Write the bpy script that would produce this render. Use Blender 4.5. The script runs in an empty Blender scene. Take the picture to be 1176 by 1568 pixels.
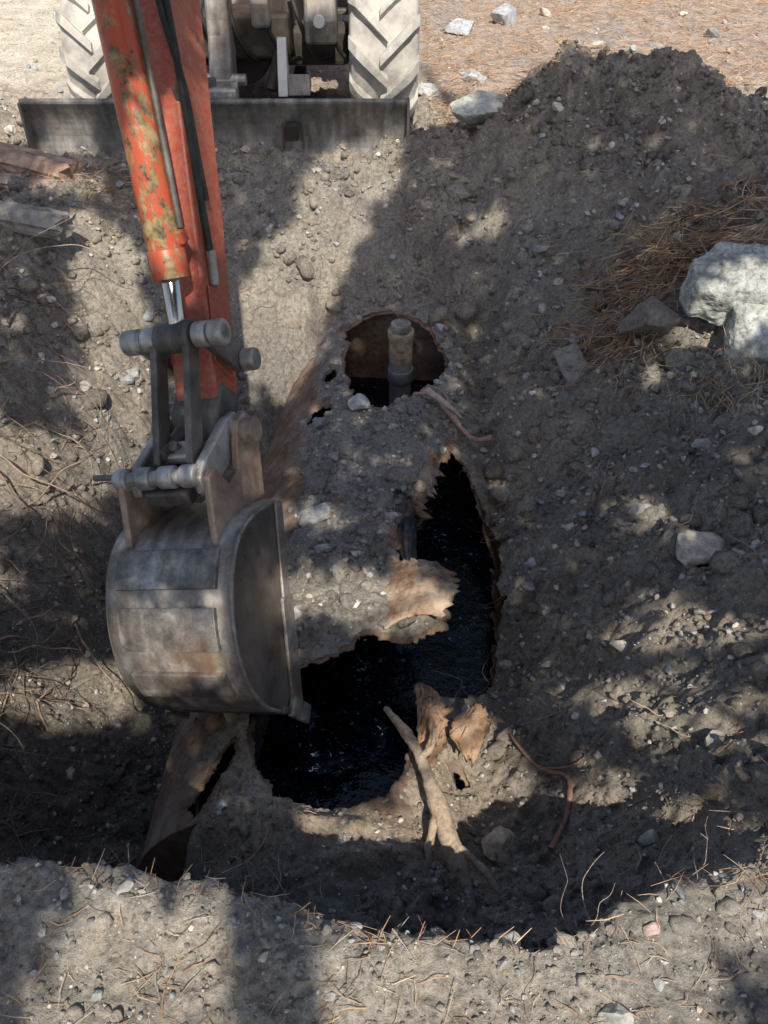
import bpy, bmesh, math, random
import numpy as np
from mathutils import Vector, Matrix, Euler
random.seed(7); rng=np.random.default_rng(11)
scene=bpy.context.scene
# ------------------------------------------------------------------ noise
_p=rng.permutation(512); PERM=np.concatenate([_p,_p,_p])
def perlin(x,y,seed=0):
    x=np.asarray(x,float)+seed*17.31; y=np.asarray(y,float)-seed*9.77
    xi=np.floor(x).astype(int); yi=np.floor(y).astype(int)
    xf=x-xi; yf=y-yi
    u=xf*xf*xf*(xf*(xf*6-15)+10); v=yf*yf*yf*(yf*(yf*6-15)+10)
    def g(ix,iy,dx,dy):
        h=PERM[(PERM[ix%512]+iy)%512]*(2*math.pi/512)
        return np.cos(h)*dx+np.sin(h)*dy
    a=g(xi,yi,xf,yf); b=g(xi+1,yi,xf-1,yf); c=g(xi,yi+1,xf,yf-1); d=g(xi+1,yi+1,xf-1,yf-1)
    return (a+(b-a)*u+(c-a)*v+(a-b-c+d)*u*v)*1.5
def fbm(x,y,s,o=3,seed=0):
    r=0;a=1
    for i in range(o):
        r=r+a*perlin(np.asarray(x)*s,np.asarray(y)*s,seed+i*3.1); a*=.5; s*=2.03
    return r
def sstep(a,b,x):
    t=np.clip((x-a)/(b-a),0,1); return t*t*(3-2*t)
# ------------------------------------------------------------------ tank geometry
AX0=np.array([-.2,1.3]); AXD=np.array([.23,2.5]); AXD=AXD/np.linalg.norm(AXD); AXN=np.array([AXD[1],-AXD[0]])
R_T=.6; ZC=-1.15; S0=-.13; S1=2.8
def tank_sd(x,y):
    dx=x-AX0[0]; dy=y-AX0[1]
    return dx*AXD[0]+dy*AXD[1], dx*AXN[0]+dy*AXN[1]
def tank_top(d): return ZC+np.sqrt(np.maximum(R_T**2-d*d,0))
HOLES=[
 [(-.168,1.74),(-.06,1.85),(.027,1.84),(.116,1.87),(.21,1.975),(.227,2.05),(.148,2.12),(.052,2.13),(.03,2.25),(.095,2.43),(.138,2.59),(.229,2.84),(.298,3.01),(.365,2.92),(.434,2.71),(.472,2.51),(.45,2.16),(.404,1.85),(.348,1.75),(.241,1.675),(.14,1.635),(.104,1.46),(.072,1.35),(.01,1.25),(-.07,1.195),(-.2,1.19),(-.317,1.24),(-.39,1.35),(-.425,1.48),(-.42,1.6),(-.38,1.68),(-.29,1.7)],
 [(-.21,3.95),(-.1,4.03),(.04,4.05),(.247,3.93),(.338,3.65),(.24,3.42),(.128,3.27),(.006,3.14),(-.145,3.2),(-.2,3.54)],
 [(-.28,3.42),(-.23,3.44),(-.22,3.58),(-.27,3.62),(-.29,3.52)],
 [(-.36,3.14),(-.29,3.12),(-.24,3.19),(-.27,3.28),(-.35,3.25)],
 [(-.46,1.48),(-.44,1.42),(-.50,1.28),(-.56,1.2),(-.59,1.28),(-.53,1.4)],
 [(-.66,1.62),(-.62,1.6),(-.6,1.66),(-.64,1.69)],
 [(.19,1.43),(.25,1.44),(.27,1.38),(.22,1.34)],
]
HOLES=[np.array(h) for h in HOLES]
def poly_sd(px,py,poly):
    n=len(poly); best=np.full(px.shape,1e9); inside=np.zeros(px.shape,bool)
    for i in range(n):
        a=poly[i]; b=poly[(i+1)%n]; ex,ey=b-a
        wx=px-a[0]; wy=py-a[1]; t=np.clip((wx*ex+wy*ey)/(ex*ex+ey*ey),0,1)
        best=np.minimum(best,(wx-ex*t)**2+(wy-ey*t)**2)
        c=((a[1]>py)!=(b[1]>py)); 
        with np.errstate(divide='ignore',invalid='ignore'):
            xi=(b[0]-a[0])*(py-a[1])/(b[1]-a[1])+a[0]
        inside^=(c&(px<xi))
    d=np.sqrt(best); return np.where(inside,-d,d)
def hole_sd(px,py,k=1.0,seed=0):
    px=np.asarray(px,float); py=np.asarray(py,float)
    out=np.full(px.shape,1.0)
    m=(px>-.9)&(px<.7)&(py>1.0)&(py<4.3)
    if m.any():
        x=px[m]; y=py[m]; d=np.full(x.shape,1.0)
        for h in HOLES: d=np.minimum(d,poly_sd(x,y,h))
        kk=k*(.35+.65*sstep(1.5,1.9,y))
        d=d+kk*(.016*perlin(x*10,y*10,5+seed)+.011*perlin(x*27,y*27,8+seed))+k*.004*perlin(x*70,y*70,2)
        out[m]=d
    return out
# ------------------------------------------------------------------ terrain
CP=np.array([
(.45,1.2,-.62),(.45,1.9,-.74),(.5,2.6,-.72),(.5,3.3,-.62),(.5,3.8,-.46),
(.8,1.0,-.17),(.8,1.4,-.32),(.8,2,-.46),(.8,2.7,-.45),(.8,3.4,-.37),(.8,4.0,-.17),
(1.2,1.0,-.03),(1.2,1.6,-.08),(1.2,2.2,-.14),(1.2,3.0,-.1),(1.2,3.8,.02),(1.1,4.4,.24),
(1.6,1,.0),(1.6,2,.0),(1.6,3,.05),(1.7,4,.25),(1.6,4.8,.42),(1.2,4.9,.46),(.95,4.9,.46),(.68,4.8,.24),(.7,4.35,.1),
(2.1,4.4,.22),(2.2,5,.12),(2.1,3.5,.12),(2.2,2,.03),(2.2,1,0),(1.2,5.6,0.02),(2,5.7,0),(.6,5.4,0),(1.6,5.5,.03),
(-.9,4.6,-.03),(-1.6,4.6,-.02),(-.3,4.6,-.02),(.2,4.6,.0),(.2,4.35,-.2),(-.3,4.35,-.2),(-.3,4.05,-.55),(.1,4.15,-.45),(-.8,4.3,-.24),(-.8,3.9,-.66),(-1.2,4.15,-.16),(-1.2,3.7,-.58),(-1.6,3.95,0),(-1.5,3.5,-.3),(-1.7,3.0,-.22),(-1.45,2.8,-.6),(-1.2,2.8,-1.15),
(-1.0,1.3,-1.4),(-1.1,1.8,-1.4),(-1,2.4,-1.38),(-.85,3.0,-1.28),(-.75,3.5,-1.05),(-1.3,1.5,-1.25),(-1.42,1.9,-1.0),(-1.56,2.5,-.65),(-1.65,3.2,-.2),(-1.95,3.2,0),(-1.95,2.5,-.2),(-1.8,1.8,-.5),(-2.0,1.2,-.25),(-2.4,2,0),(-2.4,3,0),(-2.4,1,0),(-2.2,4,0),
(-.2,.95,-.60),(.2,.9,-.56),(.5,.9,-.45),(.75,.85,-.16),(-.55,1.0,-.8),(-.9,1.0,-1.3),(-1.3,1.0,-1.1),(-.7,1.5,-1.3),(-.7,2.2,-1.35),(.1,1.05,-.57),
(-.2,1.5,-.56),(0,3,-.56),(-.1,2.2,-.55),(-.9,.5,-1),(0,.5,-.5),(.6,.5,-.2),
(-2.6,5.2,0),(-1,5.2,0),(0,5.2,0),(2.8,3,0.05),(2.8,5,.05),(2.8,1,0),(1.5,.4,0),(2.5,.3,0),(-2.6,.3,-.3),(0,6,0),(-2,6,0),(2,6.4,0),
],float)
def tps_fit(cp):
    n=len(cp); X=cp[:,:2]; r2=((X[:,None]-X[None])**2).sum(-1)
    K=.5*r2*np.log(r2+1e-12)+np.eye(n)*2e-3; P=np.c_[np.ones(n),X]
    A=np.zeros((n+3,n+3)); A[:n,:n]=K; A[:n,n:]=P; A[n:,:n]=P.T
    return np.linalg.solve(A,np.r_[cp[:,2],0,0,0])
TW=tps_fit(CP)
def tps(x,y):
    r=TW[-3]+TW[-2]*x+TW[-1]*y
    for i,c in enumerate(CP):
        r2=(x-c[0])**2+(y-c[1])**2; r=r+TW[i]*.5*r2*np.log(r2+1e-12)
    return r
LX=[-2.5,-1.2,-.776,-.5,-.3,-.15,0,.345,.40,.47,.62,.775,1.0,2]; LY=[.95,.84,.794,.77,.715,.68,.63,.61,.65,.703,.74,.77,.82,.9]
def height(x,y,full=False):
    x=np.asarray(x,float); y=np.asarray(y,float); shp=x.shape; x=x.ravel(); y=y.ravel()
    box=sstep(3.0,2.3,np.abs(x-.05)) * sstep(6.6,5.5,y)*sstep(-.3,.2,y)
    z=np.zeros_like(x); m=box>0
    t=np.clip(tps(x[m],y[m]),-1.5,.6); z[m]=t*box[m]
    lip=np.interp(x,LX,LY)+.03*fbm(x,x*0,3.1,3,4)+.015*fbm(x,y*0,14,2,6)
    fw=sstep(0,.10,y-lip)
    near=.012*fbm(x,y,2.2,2,1)+.018*np.exp(-((y-lip+.06)/.05)**2)*(1+perlin(x*5,y*5,3))*sstep(1.2,.6,np.abs(x))
    z=z*fw+near*(1-fw)
    rough=.42+.58*fw*box
    slope_amp=fw*box
    det=.06*fbm(x,y,1.9,2,2)*slope_amp+.034*fbm(x,y,6,3,9)*rough
    rid=(1-np.abs(fbm(x,y,4.5,3,21)))
    det+=.06*(rid-.75)*slope_amp
    cl=fbm(x,y,7.5,2,23); det+=.036*sstep(.05,.18,cl)*slope_amp*sstep(-.3,.3,fbm(x,y,1.3,2,29))
    cl=fbm(x,y,15,2,43); det+=.012*sstep(.05,.16,cl)*rough
    det+=(.014*fbm(x,y,22,3,12)+.010*np.maximum(fbm(x,y,55,2,14),0))*rough
    s,d=tank_sd(x,y)
    wt=sstep(-.47,-.36,d+.04*fbm(x,y,4,2,33))*sstep(.62,.42,d)*sstep(-.3,-.12,s)*sstep(2.95,2.7,s)
    z=z+det*(1-.62*wt)
    thick=.035+.025*fbm(x,y,5,2,40)
    strip=sstep(.0,-.12,d+.22+.07*fbm(x,y,5,3,50)+.06*sstep(1.2,2.0,s)+.12*sstep(.25,-.05,s))
    thick=thick*(1-strip)-.03*strip
    hs=hole_sd(x,y)
    thick=np.where(thick>0,thick*(.12+.88*sstep(0,.06,hs)),thick)
    tz=tank_top(d)+thick
    z=z*(1-wt)+(tz+.4*det*sstep(-.02,.06,hs))*wt
    if full: return z.reshape(shp),fw.reshape(shp),box.reshape(shp),s.reshape(shp),d.reshape(shp),hs.reshape(shp)
    return z.reshape(shp)
def H1(x,y): return float(height(np.array([x]),np.array([y]))[0])
# ------------------------------------------------------------------ material helpers
def new_mat(name):
    m=bpy.data.materials.new(name); m.use_nodes=True
    nt=m.node_tree; return m,nt,nt.nodes['Principled BSDF']
def N(nt,t,**k):
    n=nt.nodes.new(t)
    for a,b in k.items(): setattr(n,a,b)
    return n
def noise(nt,scale,detail=5,rough=.6,coord='Object'):
    tc=N(nt,'ShaderNodeTexCoord'); n=N(nt,'ShaderNodeTexNoise')
    n.inputs['Scale'].default_value=scale; n.inputs['Detail'].default_value=detail; n.inputs['Roughness'].default_value=rough
    nt.links.new(tc.outputs[coord],n.inputs['Vector']); return n
def ramp(nt,src,stops):
    r=N(nt,'ShaderNodeValToRGB'); e=r.color_ramp.elements
    while len(e)<len(stops): e.new(.5)
    for el,(p,c) in zip(e,stops):
        el.position=p; el.color=(c[0],c[1],c[2],1) if not isinstance(c,(int,float)) else (c,c,c,1)
    nt.links.new(src,r.inputs['Fac']); return r
def mix(nt,fac,a,b,mode='MIX'):
    m=N(nt,'ShaderNodeMix',data_type='RGBA',blend_type=mode)
    def st(s,v):
        if isinstance(v,bpy.types.NodeSocket): nt.links.new(v,s)
        elif isinstance(v,(int,float)): s.default_value=v
        else: s.default_value=(*v,1)
    st(m.inputs[0],fac); st(m.inputs[6],a); st(m.inputs[7],b); return m.outputs[2]
def bump(nt,bs,srcs):
    prev=None
    for (s,st,di) in srcs:
        b=N(nt,'ShaderNodeBump'); b.inputs['Strength'].default_value=st; b.inputs['Distance'].default_value=di
        nt.links.new(s,b.inputs['Height'])
        if prev: nt.links.new(prev,b.inputs['Normal'])
        prev=b.outputs['Normal']
    nt.links.new(prev,bs.inputs['Normal'])
def simple_mat(name,cols,scale=8,rough=.85,metal=0,bs=.4,bd=.005,bscale=40,coord='Object',spec=.3):
    m,nt,b=new_mat(name); n=noise(nt,scale,4,.65,coord)
    k=len(cols); r=ramp(nt,n.outputs['Fac'],[(.3+.4*i/max(k-1,1),c) for i,c in enumerate(cols)])
    nt.links.new(r.outputs['Color'],b.inputs['Base Color']); b.inputs['Roughness'].default_value=rough; b.inputs['Metallic'].default_value=metal
    b.inputs['Specular IOR Level'].default_value=spec
    n2=noise(nt,bscale,4,.7,coord); bump(nt,b,[(n2.outputs['Fac'],bs,bd)]); return m
def soil_material():
    m,nt,b=new_mat('soil_material')
    at=N(nt,'ShaderNodeAttribute',attribute_name='zone')
    n1=noise(nt,5,5,.65); n2=noise(nt,55,7,.8)
    r1=ramp(nt,n1.outputs['Fac'],[(.3,.76),(.7,1.24)])
    r2=ramp(nt,n2.outputs['Fac'],[(.33,.42),(.5,1.0),(.68,1.5)])
    c=mix(nt,1,at.outputs['Color'],r1.outputs['Color'],'MULTIPLY'); c=mix(nt,1,c,r2.outputs['Color'],'MULTIPLY')
    tc=N(nt,'ShaderNodeTexCoord'); outs=[]
    for sc,of in ((75,-.78),(190,-.74)):
        v=N(nt,'ShaderNodeTexVoronoi'); v.inputs['Scale'].default_value=sc; nt.links.new(tc.outputs['Object'],v.inputs['Vector'])
        sep=N(nt,'ShaderNodeSeparateColor'); nt.links.new(v.outputs['Color'],sep.inputs['Color'])
        sz=N(nt,'ShaderNodeMath',operation='MULTIPLY_ADD'); nt.links.new(sep.outputs[0],sz.inputs[0]); sz.inputs[1].default_value=1.1; sz.inputs[2].default_value=of
        lt=N(nt,'ShaderNodeMath',operation='LESS_THAN'); nt.links.new(v.outputs['Distance'],lt.inputs[0]); nt.links.new(sz.outputs[0],lt.inputs[1])
        gc=ramp(nt,sep.outputs[1],[(0,(.19,.19,.19)),(.5,(.44,.42,.39)),(1,(.64,.61,.56))])
        c=mix(nt,lt.outputs[0],c,gc.outputs['Color']); outs.append(lt)
    nt.links.new(c,b.inputs['Base Color']); b.inputs['Roughness'].default_value=.95; b.inputs['Specular IOR Level'].default_value=.1
    bump(nt,b,[(n1.outputs['Fac'],.5,.03),(n2.outputs['Fac'],1.0,.02),(outs[0].outputs[0],.7,.005)])
    return m
SOIL=soil_material()
def attr_mat(name,rough=.9,bs=.5,scale=60):
    m,nt,b=new_mat(name); at=N(nt,'ShaderNodeAttribute',attribute_name='zone')
    n=noise(nt,scale,4,.7); r=ramp(nt,n.outputs['Fac'],[(.3,.65),(.7,1.35)])
    nt.links.new(mix(nt,1,at.outputs['Color'],r.outputs['Color'],'MULTIPLY'),b.inputs['Base Color'])
    b.inputs['Roughness'].default_value=rough; b.inputs['Specular IOR Level'].default_value=.2
    bump(nt,b,[(n.outputs['Fac'],bs,.006)]); return m
STONE=attr_mat('stone_material'); NEEDLE=attr_mat('needle_material',.7,.1,20); ROOT=attr_mat('root_material',.85,.8,70)
def mesh_np(name,verts,faces,mat,colors=None,smooth=True,parent=None):
    me=bpy.data.meshes.new(name); verts=np.asarray(verts,np.float32); faces=np.asarray(faces,np.int32)
    k=faces.shape[1]; nf=len(faces)
    me.vertices.add(len(verts)); me.vertices.foreach_set('co',verts.ravel())
    me.loops.add(nf*k); me.loops.foreach_set('vertex_index',faces.ravel())
    me.polygons.add(nf); me.polygons.foreach_set('loop_start',np.arange(0,nf*k,k,dtype=np.int32)); 
    try: me.polygons.foreach_set('loop_total',np.full(nf,k,np.int32))
    except Exception: pass
    me.polygons.foreach_set('use_smooth',np.full(nf,smooth))
    me.update(calc_edges=True); me.validate()
    if colors is not None:
        a=me.color_attributes.new('zone','FLOAT_COLOR','POINT'); c=np.ones((len(verts),4),np.float32); c[:,:3]=colors; a.data.foreach_set('color',c.ravel())
    o=bpy.data.objects.new(name,me); scene.collection.objects.link(o)
    if mat: me.materials.append(mat)
    if parent: o.parent=parent
    return o
# ------------------------------------------------------------------ ground sheet
def zone_color(x,y,z,fw,box,s,d):
    base=np.array([.43,.385,.33]); c=np.tile(base,(len(x),1))
    def bl(w,col): 
        nonlocal c; c=c*(1-w[:,None])+np.array(col)*w[:,None]
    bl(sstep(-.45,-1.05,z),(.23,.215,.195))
    bl(1-fw,(.60,.555,.495))
    bl(sstep(.0,.2,z)*box,(.33,.29,.245))
    n=fbm(x,y,1.7,3,60)
    bl(np.clip(n,0,1)*.5,(.53,.445,.35))
    bl(np.clip(-n,0,1)*.5,(.29,.28,.265))
    far=np.clip((1-box)*1.0,0,1)*sstep(4.8,5.8,y)
    bl(far,(.56,.46,.40)); bl(far*sstep(.0,.5,fbm(x,y,.9,3,71))*.7,(.46,.445,.45))
    bl(far*sstep(-1.7,-2.2,x),(.82,.77,.66))
    bl((1-box)*sstep(4.8,4.0,y),(.46,.41,.35))
    wt=sstep(-.4,-.3,d)*sstep(.5,.3,d)*sstep(-.2,0,s)*sstep(2.9,2.6,s)
    bl(wt*.7,(.46,.43,.385))
    wn=sstep(.35,.15,s)*sstep(-.35,-.1,s)*sstep(-.5,-.2,d)*sstep(.7,.3,d)
    bl(wn*.8,(.62,.50,.38))
    return c
xs=[-2.25]; 
while xs[-1]<2.45: xs.append(xs[-1]+.0075)
a=[xs[0]]; st=.012
while a[0]>-400: st*=1.16; a.insert(0,a[0]-st)
b=[xs[-1]]; st=.012
while b[-1]<400: st*=1.16; b.append(b[-1]+st)
XS=np.array(a[:-1]+xs+b[1:])
ys=[.35]
while ys[-1]<5.8: ys.append(ys[-1]+.0052+.0018*max(ys[-1]-.6,0))
a=[ys[0]]; st=.006
while a[0]>-400: st*=1.16; a.insert(0,a[0]-st)
b=[ys[-1]]; st=.015
while b[-1]<600: st*=1.12; b.append(b[-1]+st)
YS=np.array(a[:-1]+ys+b[1:])
GX,GY=np.meshgrid(XS,YS); gx=GX.ravel().copy(); gy=GY.ravel().copy()
def snap(X,Y,h,fn,lim):
    e=.002; gxx=(fn(X+e,Y)-fn(X-e,Y))/(2*e); gyy=(fn(X,Y+e)-fn(X,Y-e))/(2*e)
    g2=np.maximum(gxx**2+gyy**2,.3); return X-np.clip(h*gxx/g2,-lim,lim),Y-np.clip(h*gyy/g2,-lim,lim)
hs=hole_sd(gx,gy); mm=np.abs(hs)<.006
gx[mm],gy[mm]=snap(gx[mm],gy[mm],hs[mm],hole_sd,.005)
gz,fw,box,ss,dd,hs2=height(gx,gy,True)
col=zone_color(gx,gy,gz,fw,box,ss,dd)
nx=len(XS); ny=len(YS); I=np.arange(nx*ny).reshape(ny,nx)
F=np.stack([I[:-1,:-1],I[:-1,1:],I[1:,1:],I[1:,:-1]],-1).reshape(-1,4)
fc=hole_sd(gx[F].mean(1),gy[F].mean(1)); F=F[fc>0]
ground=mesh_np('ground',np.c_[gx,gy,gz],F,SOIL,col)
# ------------------------------------------------------------------ stone templates and scatter
def ico(sub):
    bm=bmesh.new(); bmesh.ops.create_icosphere(bm,subdivisions=sub,radius=1)
    v=np.array([p.co[:] for p in bm.verts]); f=np.array([[q.index for q in p.verts] for p in bm.faces]); bm.free(); return v,f
def rock_shape(v,r,cuts=9,depth=.72,nz=.12):
    v=v.copy()
    for i in range(cuts):
        n=r.normal(size=3); n/=np.linalg.norm(n); dd=depth+.25*r.random()
        k=v@n; over=np.maximum(k-dd,0); v-=over[:,None]*n
    v*=1+nz*np.sin(v@r.normal(size=3)*3+r.random()*6)[:,None]
    return v*np.array([1,.7+.3*r.random(),.5+.35*r.random()])
V2,F2=ico(2); V1,F1=ico(1); V4,F4=ico(4)
T2=[rock_shape(V2,rng,11,.5,.15) for _ in range(14)]; T1=[rock_shape(V1,rng,6,.55,.2) for _ in range(12)]
def lump(v,r):
    v=v*(1+.3*perlin(v[:,0]*1.7+v[:,2],v[:,1]*1.7-v[:,2],r)+.22*perlin(v[:,0]*4+v[:,2]*3,v[:,1]*4,r+2))[:,None]; return v*np.array([1,.8,.6])
L2=[lump(V2,i+100) for i in range(12)]
def rotm(n):
    q=rng.normal(size=(n,4)); q/=np.linalg.norm(q,axis=1)[:,None]; w,x,y,z=q.T
    return np.stack([1-2*(y*y+z*z),2*(x*y-z*w),2*(x*z+y*w),2*(x*y+z*w),1-2*(x*x+z*z),2*(y*z-x*w),2*(x*z-y*w),2*(y*z+x*w),1-2*(x*x+y*y)],-1).reshape(n,3,3)
def scatter(name,px,py,size,colors,temps,faces,mat,sink=.25,smooth=False):
    pz=height(px,py); n=len(px); R=rotm(n); ti=rng.integers(0,len(temps),n); T=np.array(temps)[ti]
    V=np.einsum('nij,nkj->nki',R,T)*size[:,None,None]; V[:,:,2]*=.8
    V+=np.stack([px,py,pz+size*(.5-sink)],-1)[:,None,:]
    k=V.shape[1]; FF=(faces[None]+(np.arange(n)*k)[:,None,None]).reshape(-1,3)
    C=np.repeat(colors,k,axis=0)
    return mesh_np(name,V.reshape(-1,3),FF,mat,C,smooth)
def sample_visible(n,p=1.35):
    y=.2+5.6*rng.random(n)**p; x=(rng.random(n)-.5)*2*(.75+.42*y); return x,y
def okpts(x,y,m=.0):
    h=hole_sd(x,y); s,d=tank_sd(x,y); return (h>m)&~((d<-.28)&(d>-.75)&(s>-.1)&(s<2.8))
def sfac(y): return np.clip(.26+.36*y,.4,1.35)
def clods(name,n,smin,pw,smax,temps,faces,sm=True,sink=.2):
    x,y=sample_visible(n); k=okpts(x,y,.02); x=x[k]; y=y[k]
    clump=fbm(x,y,3,3,80)+.25*rng.random(len(x)); keep=clump>-.12; x=x[keep]; y=y[keep]
    s=np.clip(smin*(rng.random(len(x))**(-pw)),smin,smax)*sfac(y)
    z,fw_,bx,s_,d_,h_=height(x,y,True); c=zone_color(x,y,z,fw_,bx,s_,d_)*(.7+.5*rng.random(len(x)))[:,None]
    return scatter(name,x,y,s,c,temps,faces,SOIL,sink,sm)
clods('soil_clods',30000,.0045,.5,.02,T1,F1)
clods('soil_lumps',3400,.012,.45,.055,L2,F2,True,.3)
def gravel(name,n,smin,pw,smax,temps,faces,pal,p=1.5):
    x,y=sample_visible(n,p); k=okpts(x,y,.012); x=x[k]; y=y[k]
    s=np.clip(smin*(rng.random(len(x))**(-pw)),smin,smax)*sfac(y)
    c=np.array(pal)[rng.integers(0,len(pal),len(x))]*(.75+.5*rng.random(len(x)))[:,None]
    return scatter(name,x,y,s,c,temps,faces,STONE,.15,False)
PAL=[(.44,.42,.39),(.40,.41,.42),(.52,.48,.42),(.33,.32,.31),(.45,.39,.33),(.31,.33,.35),(.58,.55,.51)]
gravel('gravel',13500,.0042,.45,.017,T1,F1,PAL)
gravel('pebbles',1100,.012,.4,.034,T2,F2,PAL,1.35)
x=rng.uniform(-3,6,1200); y=rng.uniform(5.2,14,1200); s=np.clip(.012*rng.random(1200)**-.45,.01,.09)
scatter('field_stones',x,y,s,np.array(PAL)[rng.integers(0,7,1200)]*1.0,T2,F2,STONE,.3,False)
def rock(x,y,size,col,name='rock',dz=0,seed=1,rot=0,cuts=13,depth=.5,flat=(1,1,1)):
    r=np.random.default_rng(seed); v=rock_shape(V4,r,cuts,depth,.06)*np.array(flat)
    dn=perlin(v[:,0]*3+v[:,2]*2,v[:,1]*3-v[:,2],seed)+.5*perlin(v[:,0]*8+v[:,2]*7,v[:,1]*8,seed+2)
    v*=(1+.05*dn)[:,None]; v*=size
    c,s_=math.cos(rot),math.sin(rot); v=v@np.array([[c,s_,0],[-s_,c,0],[0,0,1]])
    z=H1(x,y)+dz+size*flat[2]*.22
    cc=np.array(col)[None]*(1+.35*perlin(v[:,0]*30,v[:,1]*30+v[:,2]*20,3)[:,None])
    o=mesh_np(name,v,F4,STONE,cc,True); o.location=(x,y,z); 
    o.modifiers.new('e','EDGE_SPLIT').split_angle=math.radians(24); return o
rocks=[(1.09,3.08,.15,(.25,.22,.19),0.05,31,0),(1.0,1.93,.11,(.58,.52,.44),.02,5,.5),(.55,5.0,.18,(.5,.51,.48),.02,6,.3),
(-.12,3.08,.06,(.5,.5,.48),.01,7,0),(-.27,2.42,.08,(.3,.31,.32),.01,8,1),(.74,1.68,.032,(.62,.57,.5),.01,9,0),
(.6,7.6,.17,(.42,.44,.47),0,11,0),(1.0,7.9,.16,(.4,.42,.46),0,12,1),(.62,6.3,.1,(.42,.44,.47),0,13,.3),(.3,6.0,.1,(.5,.5,.5),0,14,.2),(.41,.5,.034,(.45,.45,.43),0,15,.3),(.235,.635,.038,(.64,.6,.52),.01,16,.2),
(.66,1.0,.036,(.46,.43,.39),0,17,0),(1.15,2.4,.04,(.46,.45,.42),0,18,0),(1.1,1.55,.035,(.48,.43,.38),0,19,0),(.9,2.2,.055,(.32,.31,.3),0,20,0),(.33,1.17,.06,(.62,.51,.38),.0,21,.4),(-.3,1.88,.035,(.44,.42,.4),.0,22,.4),(-.2,2.75,.035,(.46,.46,.44),0,23,.4),(-.23,2.2,.03,(.46,.45,.43),0,24,.4),(.9,5.5,.09,(.45,.45,.43),0,26,0),(.55,5.5,.07,(.46,.46,.45),0,27,0),(1.9,6.4,.12,(.5,.43,.36),0,28,0),(-1.25,3.55,.05,(.4,.4,.38),0,29,0),(.48,2.95,.04,(.42,.42,.41),0,30,0),(-.5,.72,.022,(.48,.48,.46),0,33,0),(.5,.64,.018,(.6,.45,.42),0,34,0),(1.35,1.9,.06,(.4,.37,.34),0,36,0),(.95,3.5,.05,(.38,.36,.33),0,37,0),(1.4,3.9,.07,(.34,.31,.27),0,38,0),(.72,2.6,.035,(.48,.47,.45),0,39,0),(.55,2.2,.03,(.45,.46,.48),0,40,0),(.85,1.2,.04,(.44,.41,.37),0,41,0)]
for (x,y,s,c,dz,sd,ro) in rocks: rock(x,y,s,c,'rock',dz,sd,ro)
def pale_rock():
    bm=bmesh.new()
    def hull(pts):
        vs=[bm.verts.new(p) for p in pts]; bmesh.ops.convex_hull(bm,input=vs,use_existing_faces=False)
    hull([(-.22,.08,-.02),(-.22,.14,.12),(-.12,.2,.17),(.3,.2,.2),(.36,.1,.17),(-.2,-.03,.10),(-.19,0,-.04),(.35,-.02,.17),(.3,.16,-.1),(.34,.0,-.1),(-.02,.0,.16)])
    hull([(-.04,-.02,.07),(.34,-.02,.10),(.34,-.2,.03),(.05,-.23,-.01),(-.02,-.18,-.03),(-.03,-.16,-.1),(.08,-.24,-.14),(.16,-.2,-.12),(.3,-.1,-.14),(-.03,-.03,-.12)])
    hull([(-.05,-.17,-.04),(.12,-.23,-.04),(.15,-.33,-.13),(.04,-.39,-.19),(-.03,-.31,-.17),(-.05,-.17,-.2),(.12,-.17,-.2)])
    me=bpy.data.meshes.new('pale_rock'); bm.to_mesh(me); bm.free()
    o=bpy.data.objects.new('broken_concrete_rock',me); scene.collection.objects.link(o)
    rm=o.modifiers.new('r','REMESH'); rm.mode='VOXEL'; rm.voxel_size=.005
    t=bpy.data.textures.new('rt','VORONOI'); t.noise_scale=.09; t.distance_metric='MANHATTAN'
    d=o.modifiers.new('d','DISPLACE'); d.texture=t; d.strength=.02; d.mid_level=.5
    t=bpy.data.textures.new('rt2','CLOUDS'); t.noise_scale=.02; t.noise_depth=3
    d=o.modifiers.new('d2','DISPLACE'); d.texture=t; d.strength=.009; d.mid_level=.5
    m,nt,b=new_mat('pale_rock_material'); n=noise(nt,7,8,.7); n2=noise(nt,38,8,.75)
    r=ramp(nt,n.outputs['Fac'],[(.3,(.32,.34,.30)),(.48,(.54,.56,.53)),(.62,(.76,.77,.75))]); r2=ramp(nt,n2.outputs['Fac'],[(.36,.4),(.55,1)])
    nt.links.new(mix(nt,1,r.outputs['Color'],r2.outputs['Color'],'MULTIPLY'),b.inputs['Base Color']); b.inputs['Roughness'].default_value=.9
    bump(nt,b,[(n2.outputs['Fac'],.9,.012)]); me.materials.append(m)
    o.location=(1.38,2.93,H1(1.25,2.95)+.16); o.rotation_euler=(.12,.1,-.16); o.scale=(.98,1.0,1.0); return o
pale_rock()
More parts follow.
